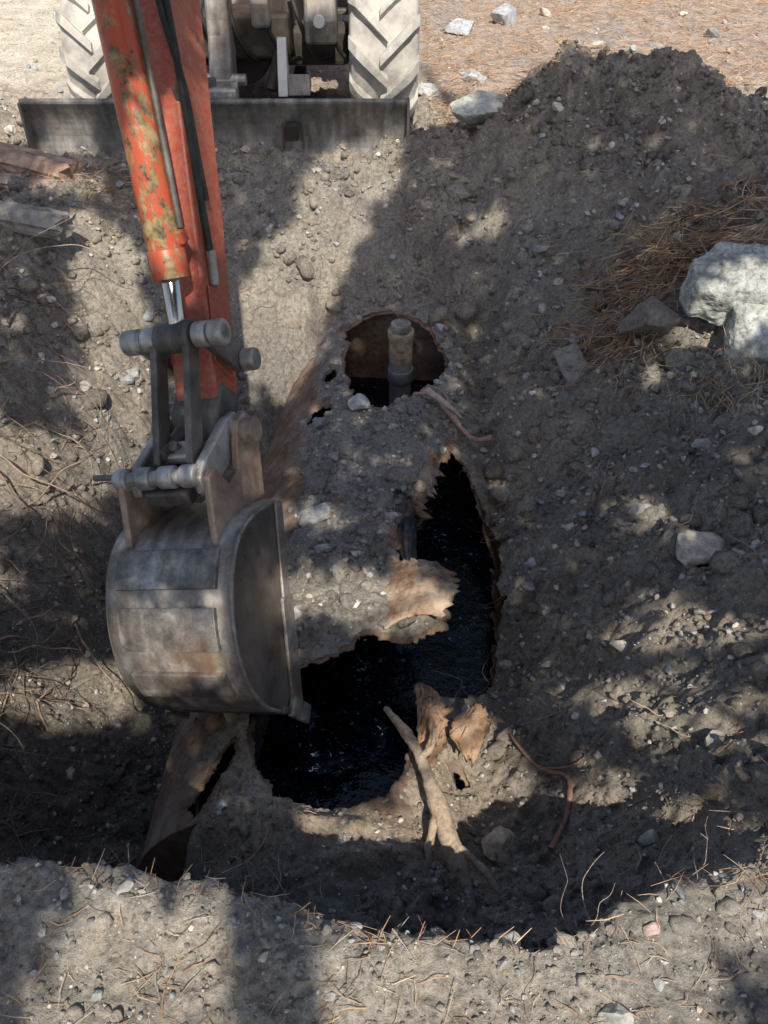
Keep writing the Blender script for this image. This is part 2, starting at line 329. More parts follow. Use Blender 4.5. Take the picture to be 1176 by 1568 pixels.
# ------------------------------------------------------------------ needles
def needles(name,px,py,L,rad,colors,tilt=.25,dz=.004,heading=None,zoff=None):
    n=len(px); pz=height(px,py)+dz
    if zoff is not None: pz=pz+zoff
    a=rng.random(n)*2*math.pi if heading is None else heading; el=rng.normal(size=n)*tilt
    D=np.stack([np.cos(a)*np.cos(el),np.sin(a)*np.cos(el),np.sin(el)],-1)
    S=np.stack([-np.sin(a),np.cos(a),np.zeros(n)],-1); U=np.cross(D,S)
    P=np.stack([px,py,pz],-1); V=[]
    bend=(rng.normal(size=n)*.1)[:,None]*S*L[:,None]
    for t,w in ((-.5,.7),(0,1),(.5,.4)):
        c=P+D*(L*t)[:,None]+bend*(4*t*t)
        for k in range(3):
            an=k*2*math.pi/3; V.append(c+(S*math.cos(an)+U*math.sin(an))*(rad*w)[:,None])
    V=np.stack(V,1); f=[]
    for seg in range(2):
        for k in range(3):
            a0=seg*3+k; a1=seg*3+(k+1)%3; f.append((a0,a1,a1+3,a0+3))
    f=np.array(f); FF=(f[None]+(np.arange(n)*9)[:,None,None]).reshape(-1,4)
    return mesh_np(name,V.reshape(-1,3),FF,NEEDLE,np.repeat(colors,9,0))
NP=np.array([(.52,.30,.18),(.58,.39,.24),(.44,.3,.2),(.66,.51,.36),(.56,.48,.39)])
PX=[];PY=[];LL=[];RR=[];ZO=[];HD=[]
def addn(x,y,l0,l1,r,zr=0.,head=None):
    k=hole_sd(x,y)>.02; x=x[k];y=y[k]; PX.append(x);PY.append(y);LL.append(rng.uniform(l0,l1,len(x)));RR.append(np.full(len(x),r)); ZO.append(rng.random(len(x))*zr)
    HD.append(rng.random(len(x))*6.28 if head is None else head+rng.normal(size=len(x))*.45)
x,y=sample_visible(2400); addn(x,y,.03,.09,.0011,.008)
addn(rng.uniform(-.8,.8,130),rng.uniform(.45,.85,130),.03,.09,.0009)
addn(rng.uniform(.3,5,9000),4.9+rng.random(9000)**1.3*5,.07,.18,.0026,.02)
addn(rng.uniform(-4,.4,2500),rng.uniform(4.9,10,2500),.06,.14,.0024)
addn(rng.normal(1.24,.17,460),rng.normal(3.5,.12,460),.1,.24,.0028,.08,.6)
addn(rng.normal(1.02,.1,240),rng.normal(3.2,.14,240),.12,.28,.0028,.08,.8)
addn(rng.normal(1.5,.2,200),rng.normal(3.55,.15,200),.08,.2,.002,.06)
addn(rng.normal(1.3,.07,120),rng.normal(2.62,.1,120),.08,.2,.0018,.03,1.2)
addn(rng.normal(-1.4,.2,260),rng.normal(4.4,.15,260),.07,.16,.002,.03)
addn(rng.normal(.15,.06,60),rng.normal(4.5,.15,60),.08,.2,.0018,.03,1.2)
addn(rng.normal(.3,.06,50),rng.normal(4.1,.15,50),.08,.2,.0018,.03,1.8)
PX=np.concatenate(PX);PY=np.concatenate(PY);LL=np.concatenate(LL);RR=np.concatenate(RR);ZO=np.concatenate(ZO);HD=np.concatenate(HD)
needles('pine_needles',PX,PY,LL,RR,NP[rng.integers(0,5,len(PX))],.22,.004,HD,ZO)
n=90; x=rng.uniform(-.75,.75,n); y=np.interp(x,LX,LY)+rng.uniform(-.03,.04,n)
needles('dry_grass',x,y,rng.uniform(.04,.09,n),np.full(n,.0011),NP[rng.integers(0,5,n)]*1.1,.75,.015)
# ------------------------------------------------------------------ tubes
def tube_geo(pts,rads,seg=7):
    pts=np.asarray(pts,float); n=len(pts); V=[]; 
    T=np.gradient(pts,axis=0); T/=np.linalg.norm(T,axis=1)[:,None]+1e-9
    ref=np.array([.3,.2,1.]); 
    for i in range(n):
        s=np.cross(T[i],ref); s/=np.linalg.norm(s)+1e-9; u=np.cross(T[i],s)
        for k in range(seg):
            a=2*math.pi*k/seg; V.append(pts[i]+(s*math.cos(a)+u*math.sin(a))*rads[i])
    f=[(i*seg+k,i*seg+(k+1)%seg,(i+1)*seg+(k+1)%seg,(i+1)*seg+k) for i in range(n-1) for k in range(seg)]
    return np.array(V),np.array(f)
def catmull(P,k=8):
    P=np.asarray(P,float); Q=np.vstack([2*P[0]-P[1],P,2*P[-1]-P[-2]]); out=[]
    for i in range(1,len(Q)-2):
        for j in range(k):
            t=j/k; a,b,c,d=Q[i-1],Q[i],Q[i+1],Q[i+2]
            out.append(.5*((2*b)+(c-a)*t+(2*a-5*b+4*c-d)*t*t+(3*b-a-3*c+d)*t**3))
    out.append(Q[-2]); return np.array(out)
class Batch:
    def __init__(s): s.V=[];s.F=[];s.C=[];s.n=0
    def add(s,V,F,c): s.V.append(V); s.F.append(F+s.n); s.C.append(np.tile(c,(len(V),1))); s.n+=len(V)
    def build(s,name,mat): return mesh_np(name,np.vstack(s.V),np.vstack(s.F),mat,np.vstack(s.C))
def root(bt,pts,r0,r1,c,wob=.006,k=8,seg=8,lump=.15):
    P=catmull(pts,k); n=len(P); P=P+wob*np.cumsum(rng.normal(size=P.shape),0)*.25
    t=np.linspace(0,1,n)
    r=(r0+(r1-r0)*t)*(1+lump*rng.normal(size=n)*.25+lump*perlin(t*6,t*0+.3,int(rng.integers(50)))*1.5); V,F=tube_geo(P,np.abs(r),seg)
    if lump>.15: V=V+.15*r0*np.stack([perlin(V[:,0]*60,V[:,1]*60,k_) for k_ in (1,2,3)],-1)
    bt.add(V,F,c)
def G(x,y,o=0): return (x,y,H1(x,y)+o)
bt=Batch(); c=(.42,.33,.25)
root(bt,[(.005,1.49,-.49),(.04,1.43,-.48),(.07,1.38,-.47),(.105,1.31,-.47),(.125,1.25,-.48),(.15,1.18,-.50),(.17,1.11,-.52),(.20,1.04,-.56),(.22,.97,-.63)],.010,.030,c,.002,8,14,.22)
root(bt,[(.105,1.31,-.47),(.14,1.33,-.45),(.15,1.40,-.44)],.013,.003,c,.003,8,8,.2); root(bt,[(.15,1.18,-.50),(.12,1.09,-.54),(.11,.99,-.61)],.016,.006,c,.003,8,8,.2); root(bt,[(.18,1.09,-.53),(.27,1.02,-.56),(.32,.95,-.61)],.014,.005,c,.003,8,8,.2)
bt.build('tree_root',ROOT)
bt=Batch(); c=(.36,.22,.16)
root(bt,[G(.4,1.55,.02),G(.42,1.45,.025),G(.47,1.37,.02),G(.53,1.29,.025),G(.52,1.2,.015),G(.46,1.1,.02)],.004,.0085,c,.003,8,8,.2); root(bt,[G(.47,1.37,.02),G(.54,1.33,.04),G(.58,1.34,.03)],.005,.002,c,.003)
bt.build('tree_root',ROOT)
bt=Batch(); c=(.46,.32,.26)
root(bt,[G(.14,3.24,.02),G(.22,3.2,.05),G(.3,3.12,.06),G(.4,3.06,.06),G(.5,3.08,.05)],.01,.015,c,.006,8,8,.2); root(bt,[G(.3,3.14,.05),G(.28,3.25,.08),G(.2,3.28,.07)],.012,.004,c,.005)
root(bt,[G(.2,3.22,.05),G(.3,3.14,.08),G(.36,3.14,.06)],.018,.004,(.62,.47,.4),.005,8,8,.2)
bt.build('splintered_root',ROOT)
bt=Batch()
for i in range(280):
    y=rng.uniform(1.1,3.6); x=-1.25-.4*rng.random()-.12*abs(y-2); L=rng.uniform(.12,.6); n=rng.integers(5,9); p=np.array([x,y,H1(x,y)+.01]); P=[p.copy()]
    dr=np.array([rng.normal()*.5+.5,rng.normal()*.7,rng.normal()*.4-.1]); dr/=np.linalg.norm(dr)
    for j in range(n):
        dr=dr+rng.normal(size=3)*.35+np.array([0,0,-.12]); dr/=np.linalg.norm(dr); p=p+dr*L/n
        p[2]=max(p[2],H1(p[0],p[1])+.008); P.append(p.copy())
    r=.0015+.005*rng.random()**4; root(bt,P,r,r*.35,np.array((.32,.24,.19))*(0.4+rng.random()),.0015,3,5)
for i in range(120):
    if i<60: x=rng.uniform(.5,1.6); y=rng.uniform(1,4.6)
    elif i<95: x=rng.uniform(-1.2,.6); y=rng.uniform(3.9,4.6)
    else: x=rng.uniform(-.8,.8); y=float(np.interp(x,LX,LY))+.03
    p=np.array(G(x,y,.01)); P=[p.copy()]; dr=rng.normal(size=3); dr[2]*=.2; dr/=np.linalg.norm(dr)
    for j in range(6):
        dr=dr+rng.normal(size=3)*.4; dr[2]*=.5; dr/=np.linalg.norm(dr); p=p+dr*.03; p[2]=max(p[2],H1(p[0],p[1])+.004); P.append(p.copy())
    r=.002 if i<95 else .0012
    root(bt,P,r,r*.4,np.array((.36,.28,.22))*(0.6+rng.random()),.001,3,5)
for i in range(40):
    h=HOLES[0][rng.integers(5,20)]; p=np.array([h[0]+.015,h[1],-.6-.12*(h[0]>.3)]); P=[p.copy()]; dr=np.array([-.5+rng.normal()*.5,rng.normal()*.5,-.4+.3*rng.normal()])
    for j in range(5): dr=dr+rng.normal(size=3)*.4; p=p+dr/np.linalg.norm(dr)*.022; P.append(p.copy())
    root(bt,P,.0016,.0006,np.array((.25,.17,.12)),.001,3,5)
bt.build('fine_roots',ROOT)
# ------------------------------------------------------------------ timber and slab
WOOD=simple_mat('weathered_wood',[(.16,.14,.12),(.36,.33,.3),(.48,.44,.4)],14,.85,0,.8,.01,50)
WOODR=simple_mat('reddish_wood',[(.2,.13,.1),(.46,.32,.24),(.58,.46,.38)],10,.85,0,.8,.01,50)
def log(name,p0,p1,r,mat,flat=.6):
    P=catmull([p0,((p0[0]+p1[0])/2,(p0[1]+p1[1])/2+.01,(p0[2]+p1[2])/2+.01),p1],14); V,F=tube_geo(P,[r]*len(P),18)
    cen=np.repeat(P,18,0); off=V-cen; a=np.arctan2(off[:,2],off[:,1]); k=1+.13*np.sin(a*3+1)+.08*np.sin(a*7)+.08*perlin(V[:,0]*14,a*2,3); V=cen+off*k[:,None]*np.array([1,1,flat])
    V[:,0]+=np.where(V[:,0]>P[:,0].max()-.03,.05*perlin(a*2,a*3,9),0)
    n=len(P); Vl=V.tolist(); Vl.append(P[0].tolist()); Vl.append(P[-1].tolist()); me=bpy.data.meshes.new(name)
    f=[tuple(q) for q in F.tolist()]+[(len(Vl)-2,(k+1)%18,k) for k in range(18)]+[(len(Vl)-1,(n-1)*18+k,(n-1)*18+(k+1)%18) for k in range(18)]
    me.from_pydata(Vl,[],f); me.materials.append(mat); o=bpy.data.objects.new(name,me); scene.collection.objects.link(o); return o
log('broken_log',(-2.3,4.58,.12),(-1.58,4.3,.08),.10,WOODR,.6); log('broken_log',(-2.2,3.88,.09),(-1.46,3.72,.06),.08,WOOD,.75)
log('broken_log',(-2.2,4.3,.05),(-1.62,4.22,.05),.06,WOODR,.5)
def slab(name,loc,size,rot,mat):
    bm=bmesh.new(); bmesh.ops.create_cube(bm,size=1); bmesh.ops.scale(bm,vec=size,verts=bm.verts); bmesh.ops.subdivide_edges(bm,edges=bm.edges,cuts=5,use_grid_fill=True)
    for v in bm.verts: v.co+=Vector(rng.normal(size=3))*.003
    me=bpy.data.meshes.new(name); bm.to_mesh(me); bm.free(); me.materials.append(mat); o=bpy.data.objects.new(name,me); scene.collection.objects.link(o); o.location=loc; o.rotation_euler=rot; return o
slab('broken_brick',G(.84,3.2,.04),(.11,.2,.045),(.35,-.35,.15),simple_mat('slab_material',[(.3,.28,.26),(.42,.39,.36)],20,.9))
# ------------------------------------------------------------------ tank
def rust_material(name,dust=.5,hi=(.33,.205,.135),dc=(.37,.31,.26),mid=(.22,.145,.105)):
    m,nt,b=new_mat(name); n=noise(nt,6,6,.7); n2=noise(nt,30,6,.75)
    r=ramp(nt,n2.outputs['Fac'],[(.3,(.08,.055,.045)),(.5,mid),(.68,hi)])
    c=mix(nt,ramp(nt,n.outputs['Fac'],[(.45,0.),(.62,dust)]).outputs['Color'],r.outputs['Color'],dc)
    nt.links.new(c,b.inputs['Base Color']); b.inputs['Roughness'].default_value=.85; b.inputs['Specular IOR Level'].default_value=.2
    bump(nt,b,[(n.outputs['Fac'],.5,.02),(n2.outputs['Fac'],.7,.01)]); return m
RUST=rust_material('rusted_steel',.65); 
tank=bpy.data.objects.new('rusted_tank',None); scene.collection.objects.link(tank)
ns=360; nth=300; S=np.linspace(S0,S1,ns); TH=np.linspace(-math.pi,math.pi,nth); SG,TG=np.meshgrid(S,TH)
sg=SG.ravel(); tg=TG.ravel(); rr=R_T-.004+.014*fbm(sg,tg,2,3,77)*np.abs(np.cos(tg/2))+.003*fbm(sg,tg,14,2,78); dd_=rr*np.sin(tg)
tx=AX0[0]+AXD[0]*sg+AXN[0]*dd_; ty=AX0[1]+AXD[1]*sg+AXN[1]*dd_; tz=ZC+rr*np.cos(tg)
def shell_sd(x,y): return hole_sd(x,y)+.010+.013*perlin(x*9,y*9,91)+.005*perlin(x*30,y*30,92)
hv=shell_sd(tx,ty); mm=(np.abs(hv)<.007)&(tz>ZC+.15); tx[mm],ty[mm]=snap(tx[mm],ty[mm],hv[mm],shell_sd,.006)
s2,d2=tank_sd(tx,ty); tz[mm]=ZC+np.sqrt(np.maximum(rr[mm]**2-d2[mm]**2,0))
I=np.arange(ns*nth).reshape(nth,ns); TF=np.stack([I[:-1,:-1],I[:-1,1:],I[1:,1:],I[1:,:-1]],-1).reshape(-1,4)
cz=tz[TF].mean(1); hd=shell_sd(tx[TF].mean(1),ty[TF].mean(1))
TF=TF[~((hd<0)&(cz>ZC+.05))]
edge=np.clip(1-hv/.03,0,1)*(hv>-.02)*(tz>ZC+.15); tz=tz-.014*edge*(1+perlin(tx*12,ty*12,31))
sh=mesh_np('tank_shell',np.c_[tx,ty,tz],TF,RUST,parent=tank); so=sh.modifiers.new('s','SOLIDIFY'); so.thickness=.009; so.offset=-1
for nm,s_ in (('near_end',S0),('far_end',S1)):
    V=[(AX0[0]+AXD[0]*s_,AX0[1]+AXD[1]*s_,ZC)]; 
    for k in range(64):
        a=2*math.pi*k/64; q=.592*math.sin(a); V.append((AX0[0]+AXD[0]*s_+AXN[0]*q,AX0[1]+AXD[1]*s_+AXN[1]*q,ZC+.592*math.cos(a)))
    mesh_np(nm,V,[(0,k+1,(k+1)%64+1) for k in range(64)],RUST,parent=tank)
# oil; foam flecks and bluish sky reflections painted into its colour
m,nt,b=new_mat('black_oil'); tcx=N(nt,'ShaderNodeTexCoord')
nn=noise(nt,14,5,.7); vm=N(nt,'ShaderNodeVectorMath',operation='MULTIPLY_ADD'); nt.links.new(nn.outputs['Color'],vm.inputs[0]); vm.inputs[1].default_value=(.11,.11,.11); nt.links.new(tcx.outputs['Object'],vm.inputs[2])
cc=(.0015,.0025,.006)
sky_smear=noise(nt,7,7,.75); cc=mix(nt,ramp(nt,sky_smear.outputs['Fac'],[(.5,0.),(.66,1.)]).outputs['Color'],cc,(.010,.020,.042))  # navy smears painted in as reflected sky
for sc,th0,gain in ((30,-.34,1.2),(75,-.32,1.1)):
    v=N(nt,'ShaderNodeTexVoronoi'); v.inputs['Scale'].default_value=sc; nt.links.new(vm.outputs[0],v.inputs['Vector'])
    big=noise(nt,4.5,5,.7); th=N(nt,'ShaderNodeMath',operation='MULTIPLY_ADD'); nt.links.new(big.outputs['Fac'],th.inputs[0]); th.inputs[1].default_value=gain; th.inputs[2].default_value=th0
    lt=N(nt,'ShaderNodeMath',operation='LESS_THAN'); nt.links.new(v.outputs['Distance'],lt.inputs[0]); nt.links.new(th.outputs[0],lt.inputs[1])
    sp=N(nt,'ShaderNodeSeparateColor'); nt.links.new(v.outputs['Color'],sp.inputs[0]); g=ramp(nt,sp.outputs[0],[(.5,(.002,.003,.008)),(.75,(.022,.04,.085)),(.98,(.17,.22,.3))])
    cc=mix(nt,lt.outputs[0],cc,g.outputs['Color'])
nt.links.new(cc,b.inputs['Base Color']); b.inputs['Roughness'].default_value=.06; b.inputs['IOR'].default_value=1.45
bump(nt,b,[(noise(nt,10,4,.6).outputs['Fac'],.45,.02)])
zl=-1.0; hw=math.sqrt(.36-.0225)-.016; Q=[]
for s_,q in ((S0+.005,-hw),(S0+.005,hw),(S1-.005,hw),(S1-.005,-hw)): Q.append((AX0[0]+AXD[0]*s_+AXN[0]*q,AX0[1]+AXD[1]*s_+AXN[1]*q,zl))
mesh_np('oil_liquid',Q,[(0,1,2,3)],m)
RUSTB=rust_material('torn_rust',1.0,(.46,.29,.18),(.56,.46,.35),(.3,.19,.13)); DARKM=simple_mat('oily_metal',[(.02,.022,.028),(.06,.065,.08),(.24,.12,.06)],22,.4,.4,.5,.006,60)
ORUST=simple_mat('orange_rust',[(.2,.12,.075),(.44,.28,.18),(.56,.42,.3)],18,.9,0,.8,.01,60)
def sheet(name,O,U,Vv,Nn,nu,nv,shape,mat,th=.005):
    V=[];F=[]
    for j in range(nv+1):
        for i in range(nu+1):
            a,b_,c_=shape(i/nu,j/nv); V.append(np.array(O)+np.array(U)*a+np.array(Vv)*b_+np.array(Nn)*c_)
    for j in range(nv):
        for i in range(nu): F.append((j*(nu+1)+i,j*(nu+1)+i+1,(j+1)*(nu+1)+i+1,(j+1)*(nu+1)+i))
    o=mesh_np(name,V,F,mat,parent=tank); s=o.modifiers.new('s','SOLIDIFY'); s.thickness=th; return o
def jag(k,a=1): return a*float(perlin(np.array([k*9.7]),np.array([3.3]),4)[0])
def tp(v): return math.sin(math.pi*min(max(v,0.02),.98))**.5
sheet('curled_flap',(.0,1.84,-.535),(.25,.03,0),(-.01,.29,0),(0,0,1),30,26,lambda u,v:(u*(.75+.3*tp(v)+.14*jag(v*1.4)),v*(1+.1*jag(u+3))*(1-.18*u)+.09*u,.055*math.sin(u*2.3)+.05*u*math.sin(v*3.1)-.05*u*u+.01*jag(v+u*2)),RUSTB,.008)
sheet('hanging_shard',(-.01,2.52,-.55),(.12,0,0),(.06,-.36,-.1),(0,.2,1),14,20,lambda u,v:((u-.5)*(1-v**1.8)*(1+.2*jag(v*2+u*.2))+.5,v,.04*math.sin(u*3.1)+.02*jag(u+v)),DARKM)
sheet('torn_edge_strip',(.1,2.5,-.57),(.14,.0,-.04),(.14,.42,-.02),(0,0,1),12,26,lambda u,v:(u*(.35+.7*abs(jag(v*3)))*(1-.2*v)-.15,v,-.05*u*u+.03*jag(v*2)),RUSTB)
sheet('rim_lip',(-.44,1.4,-.63),(.05,0,.0),(.03,.24,.04),(0,0,1),8,22,lambda u,v:(u*(.6+.4*jag(v*2)),v,-.12*u+.02*jag(v)),DARKM)
sheet('upright_tear',(.1,1.64,-.58),(.13,.02,-.02),(-.0,-.30,0),(0,0,1),16,26,lambda u,v:(u*tp(v)*(.65+.5*abs(jag(v*2+1))),v,.08*math.sin(v*3.1)*(1-u)+.03*jag(v+u)),ORUST,.008)
sheet('rust_flake',(.2,1.5,-.55),(.13,.03,.02),(-.02,-.2,0),(0,0,1),12,16,lambda u,v:(.5+(u-.5)*tp(v)*(.8+.4*abs(jag(v*2+4))),v*(.8+.2*jag(u*2)),.03*math.sin(v*3.1+u)+.02*jag(v*1.5+u)),ORUST,.006)
sheet('rust_flake_small',(-.5,1.5,-.66),(.07,.03,.03),(-.03,.14,.03),(0,0,1),10,12,lambda u,v:(.5+(u-.5)*tp(v),v,.03*math.sin(v*3.1+u)+.015*jag(v*1.5+u)),RUSTB,.005)
# ------------------------------------------------------------------ part helpers
def finish(me,name,mat,parent,bev=0,smooth=False,seg=2):
    me.materials.append(mat); o=bpy.data.objects.new(name,me); scene.collection.objects.link(o); o.parent=parent
    if bev>0:
        b=o.modifiers.new('b','BEVEL'); b.width=bev; b.segments=seg; b.limit_method='ANGLE'; b.angle_limit=math.radians(35)
    return o
def prism(name,prof,x0,x1,mat,parent,bev=.004):
    n=len(prof); V=[(x0,a,b) for a,b in prof]+[(x1,a,b) for a,b in prof]
    F=[tuple(range(n)),tuple(range(2*n-1,n-1,-1))]+[(i,i+n,(i+1)%n+n,(i+1)%n) for i in range(n)]
    me=bpy.data.meshes.new(name); me.from_pydata(V,[],F); bm=bmesh.new(); bm.from_mesh(me); bmesh.ops.recalc_face_normals(bm,faces=bm.faces); bm.to_mesh(me); bm.free()
    return finish(me,name,mat,parent,bev)
def boxp(name,c,s,mat,parent,bev=.006,rot=None):
    bm=bmesh.new(); bmesh.ops.create_cube(bm,size=1); bmesh.ops.scale(bm,vec=s,verts=bm.verts)
    if rot: bmesh.ops.rotate(bm,cent=(0,0,0),matrix=Euler(rot).to_matrix(),verts=bm.verts)
    bmesh.ops.translate(bm,vec=c,verts=bm.verts); me=bpy.data.meshes.new(name); bm.to_mesh(me); bm.free(); return finish(me,name,mat,parent,bev)
def cyl(name,p0,p1,r,mat,parent,seg=28,bev=.003,r2=None):
    p0=Vector(p0); p1=Vector(p1); d=p1-p0; bm=bmesh.new(); bmesh.ops.create_cone(bm,cap_ends=True,segments=seg,radius1=r,radius2=r if r2 is None else r2,depth=d.length)
    M=Matrix.Translation((p0+p1)/2)@d.to_track_quat('Z','Y').to_matrix().to_4x4(); bmesh.ops.transform(bm,matrix=M,verts=bm.verts)
    me=bpy.data.meshes.new(name); bm.to_mesh(me); bm.free()
    o=finish(me,name,mat,parent,bev)
    for p in me.polygons: p.use_smooth=len(p.vertices)==4
    return o
def hose(name,pts,r,mat,parent):
    V,F=tube_geo(catmull(pts,8),[r]*((len(pts)-1)*8+1),10); return mesh_np(name,V,F,mat,parent=parent)
# ------------------------------------------------------------------ pipe in tank
pipe=bpy.data.objects.new('vent_pipe',None); scene.collection.objects.link(pipe)
PVC=simple_mat('grey_pipe',[(.18,.185,.19),(.29,.29,.295)],10,.6); PR=simple_mat('rusty_coupling',[(.18,.12,.08),(.42,.33,.22),(.55,.5,.42)],25,.85,0,.6)
px,py=.085,3.74
cyl('pipe_body',(px,py,-1.3),(px,py,-.62),.058,PVC,pipe); cyl('pipe_sleeve',(px,py,-.78),(px,py,-.71),.066,PVC,pipe)
cyl('coupling',(px,py,-.66),(px,py,-.5),.06,PR,pipe); cyl('coupling_ring',(px,py,-.53),(px,py,-.49),.067,PR,pipe)
cyl('cap',(px,py,-.49),(px,py,-.45),.05,WOOD,pipe)
# ------------------------------------------------------------------ excavator materials
def paint_mat():
    m,nt,b=new_mat('orange_paint'); n=noise(nt,9,8,.78); n2=noise(nt,3.5,5,.6); n3=noise(nt,60,5,.7)
    base=mix(nt,ramp(nt,n2.outputs['Fac'],[(.35,0.),(.65,1.)]).outputs['Color'],(.38,.055,.028),(.5,.105,.055))
    dust=mix(nt,ramp(nt,n3.outputs['Fac'],[(.4,0.),(.75,.6)]).outputs['Color'],base,(.38,.3,.24))
    chip=ramp(nt,n.outputs['Fac'],[(.6,0.),(.615,1.)]); chipc=ramp(nt,n3.outputs['Fac'],[(.4,(.05,.045,.04)),(.6,(.32,.27,.14))])
    nt.links.new(mix(nt,chip.outputs['Color'],dust,chipc.outputs['Color']),b.inputs['Base Color']); b.inputs['Roughness'].default_value=.5
    bump(nt,b,[(chip.outputs['Color'],-.3,.001),(n2.outputs['Fac'],.15,.01)]); return m
def barrel_mat():
    m,nt,b=new_mat('scratched_orange_paint')
    tc=N(nt,'ShaderNodeTexCoord'); mp=N(nt,'ShaderNodeMapping'); mp.inputs['Rotation'].default_value=(-.38,0,0); mp.inputs['Scale'].default_value=(24,24,7); nt.links.new(tc.outputs['Object'],mp.inputs['Vector'])
    n=N(nt,'ShaderNodeTexNoise'); n.inputs['Scale'].default_value=1; n.inputs['Detail'].default_value=10; n.inputs['Roughness'].default_value=.8; nt.links.new(mp.outputs[0],n.inputs['Vector'])
    n3=noise(nt,25,6,.7)
    chip=ramp(nt,n.outputs['Fac'],[(.5,0.),(.52,1.)]); cc=ramp(nt,n3.outputs['Fac'],[(.35,(.05,.045,.03)),(.5,(.26,.2,.1)),(.65,(.46,.33,.18))])
    nt.links.new(mix(nt,chip.outputs['Color'],(.50,.095,.045),cc.outputs['Color']),b.inputs['Base Color']); b.inputs['Roughness'].default_value=.4
    bump(nt,b,[(chip.outputs['Color'],-.3,.001)]); return m
PAINT=paint_mat(); BAR=barrel_mat()
def steel(name,cols,rough=.45,metal=.55,rust=0.,sc=7):
    m,nt,b=new_mat(name); tc=N(nt,'ShaderNodeTexCoord'); mp=N(nt,'ShaderNodeMapping'); mp.inputs['Scale'].default_value=(26,5,5); nt.links.new(tc.outputs['Object'],mp.inputs['Vector'])
    st=N(nt,'ShaderNodeTexNoise'); st.inputs['Scale'].default_value=1; st.inputs['Detail'].default_value=7; nt.links.new(mp.outputs[0],st.inputs['Vector'])
    n=noise(nt,sc,8,.75); r=ramp(nt,n.outputs['Fac'],[(.34+.32*i/(len(cols)-1),c) for i,c in enumerate(cols)]); s2=ramp(nt,st.outputs['Fac'],[(.3,.55),(.7,1.35)])
    c=mix(nt,1,r.outputs['Color'],s2.outputs['Color'],'MULTIPLY')
    if rust>0:
        n4=noise(nt,4,9,.8); c=mix(nt,ramp(nt,n4.outputs['Fac'],[(.5,0.),(.64,rust)]).outputs['Color'],c,(.27,.16,.095))
    nt.links.new(c,b.inputs['Base Color']); b.inputs['Metallic'].default_value=metal
    rr_=ramp(nt,n.outputs['Fac'],[(.3,rough-.1),(.7,rough+.25)]); nt.links.new(rr_.outputs['Color'],b.inputs['Roughness'])
    bump(nt,b,[(noise(nt,45,5,.7).outputs['Fac'],.35,.004),(n.outputs['Fac'],.3,.01)]); return m
STEEL=steel('worn_steel',[(.28,.27,.26),(.48,.47,.45),(.68,.67,.65)],.38,.5,.4); DSTEEL=steel('dark_steel',[(.08,.075,.07),(.15,.14,.13),(.24,.22,.2)],.5,.4,.4)
BSTEEL=steel('bucket_steel',[(.17,.145,.12),(.34,.31,.28),(.56,.53,.5)],.4,.45,.75); WSTEEL=steel('wear_strip_steel',[(.13,.115,.10),(.28,.26,.24),(.5,.48,.46)],.38,.5,.6,12); SIDE=steel('bucket_side_steel',[(.13,.11,.095),(.21,.185,.165),(.32,.29,.26)],.32,.5,.4,4)
RSTEEL=steel('rusty_steel',[(.22,.14,.1),(.36,.26,.2),(.5,.42,.36)],.5,.35,.4)
CHROME=simple_mat('chrome_rod',[(.55,.53,.5),(.65,.63,.6)],4,.2,1,.05); RUBBER=simple_mat('dusty_rubber',[(.3,.28,.26),(.48,.46,.43),(.62,.6,.56)],9,.9,0,.4)
HOSE=simple_mat('hose_rubber',[(.02,.02,.02),(.05,.05,.05)],20,.6); BLACK=simple_mat('dark_machinery',[(.03,.027,.025),(.09,.075,.065)],9,.7); GLASS=simple_mat('dark_glass',[(.02,.025,.03),(.03,.035,.04)],3,.08)
BLADE=steel('blade_steel',[(.12,.12,.12),(.23,.225,.22),(.36,.34,.32)],.5,.3,.4)
exc=bpy.data.objects.new('wheeled_excavator',None); scene.collection.objects.link(exc)
arm=bpy.data.objects.new('arm_assembly',None); scene.collection.objects.link(arm); arm.parent=exc
arm.matrix_world=Matrix.Translation((-.55,2.06,.13))@Matrix.Rotation(math.radians(-12),4,'Z')@Matrix.Rotation(math.radians(-14),4,'Y')
d=np.array([.545,.838]); nrm=np.array([-.838,.545])
def SP(s,p): q=d*s+nrm*p; return (float(q[0]),float(q[1]))
def SX_(x,s,p): q=SP(s,p); return (x,q[0],q[1])
prism('stick',[SP(-.03,-.07),SP(.12,-.11),SP(.6,-.13),SP(2.3,-.13),SP(2.38,-.03),SP(2.3,.09),SP(1.9,.1),SP(.5,.045),SP(.12,.03),SP(.0,.03)],-.062,.076,PAINT,arm,.008)
prism('stick_nose',[SP(-.07,-.03),SP(-.04,-.08),SP(.1,-.1),SP(.14,.0),SP(.06,.05),SP(-.04,.04)],-.078,.082,DSTEEL,arm,.01)
for sx in (-.068,.077): prism('stick_side_plate',[SP(.14,-.08),SP(.38,-.1),SP(.42,.02),SP(.2,.025)],sx,sx+.006,PAINT,arm,.002)
b0=(.03,.13,.45); b1=(.03,.53,1.47); K=(.03,.037,.295)
cyl('bucket_cylinder_barrel',b0,b1,.05,BAR,arm,36); 
dv=(Vector(b1)-Vector(b0)).normalized(); cyl('barrel_gland',Vector(b0)-dv*.02,Vector(b0)+dv*.06,.054,BAR,arm,36)
cyl('cylinder_rod',K,Vector(b0)+dv*.02,.027,CHROME,arm); cyl('rod_eye',(-.03,K[1],K[2]),(.08,K[1],K[2]),.045,DSTEEL,arm)
cyl('feed_pipe',(.09,.17,.55),(.09,.57,1.5),.009,DSTEEL,arm); boxp('barrel_port',(.07,.17,.53),(.05,.04,.04),BAR,arm)
cyl('linkage_pin',(-.15,K[1],K[2]),(.18,K[1],K[2]),.024,STEEL,arm)
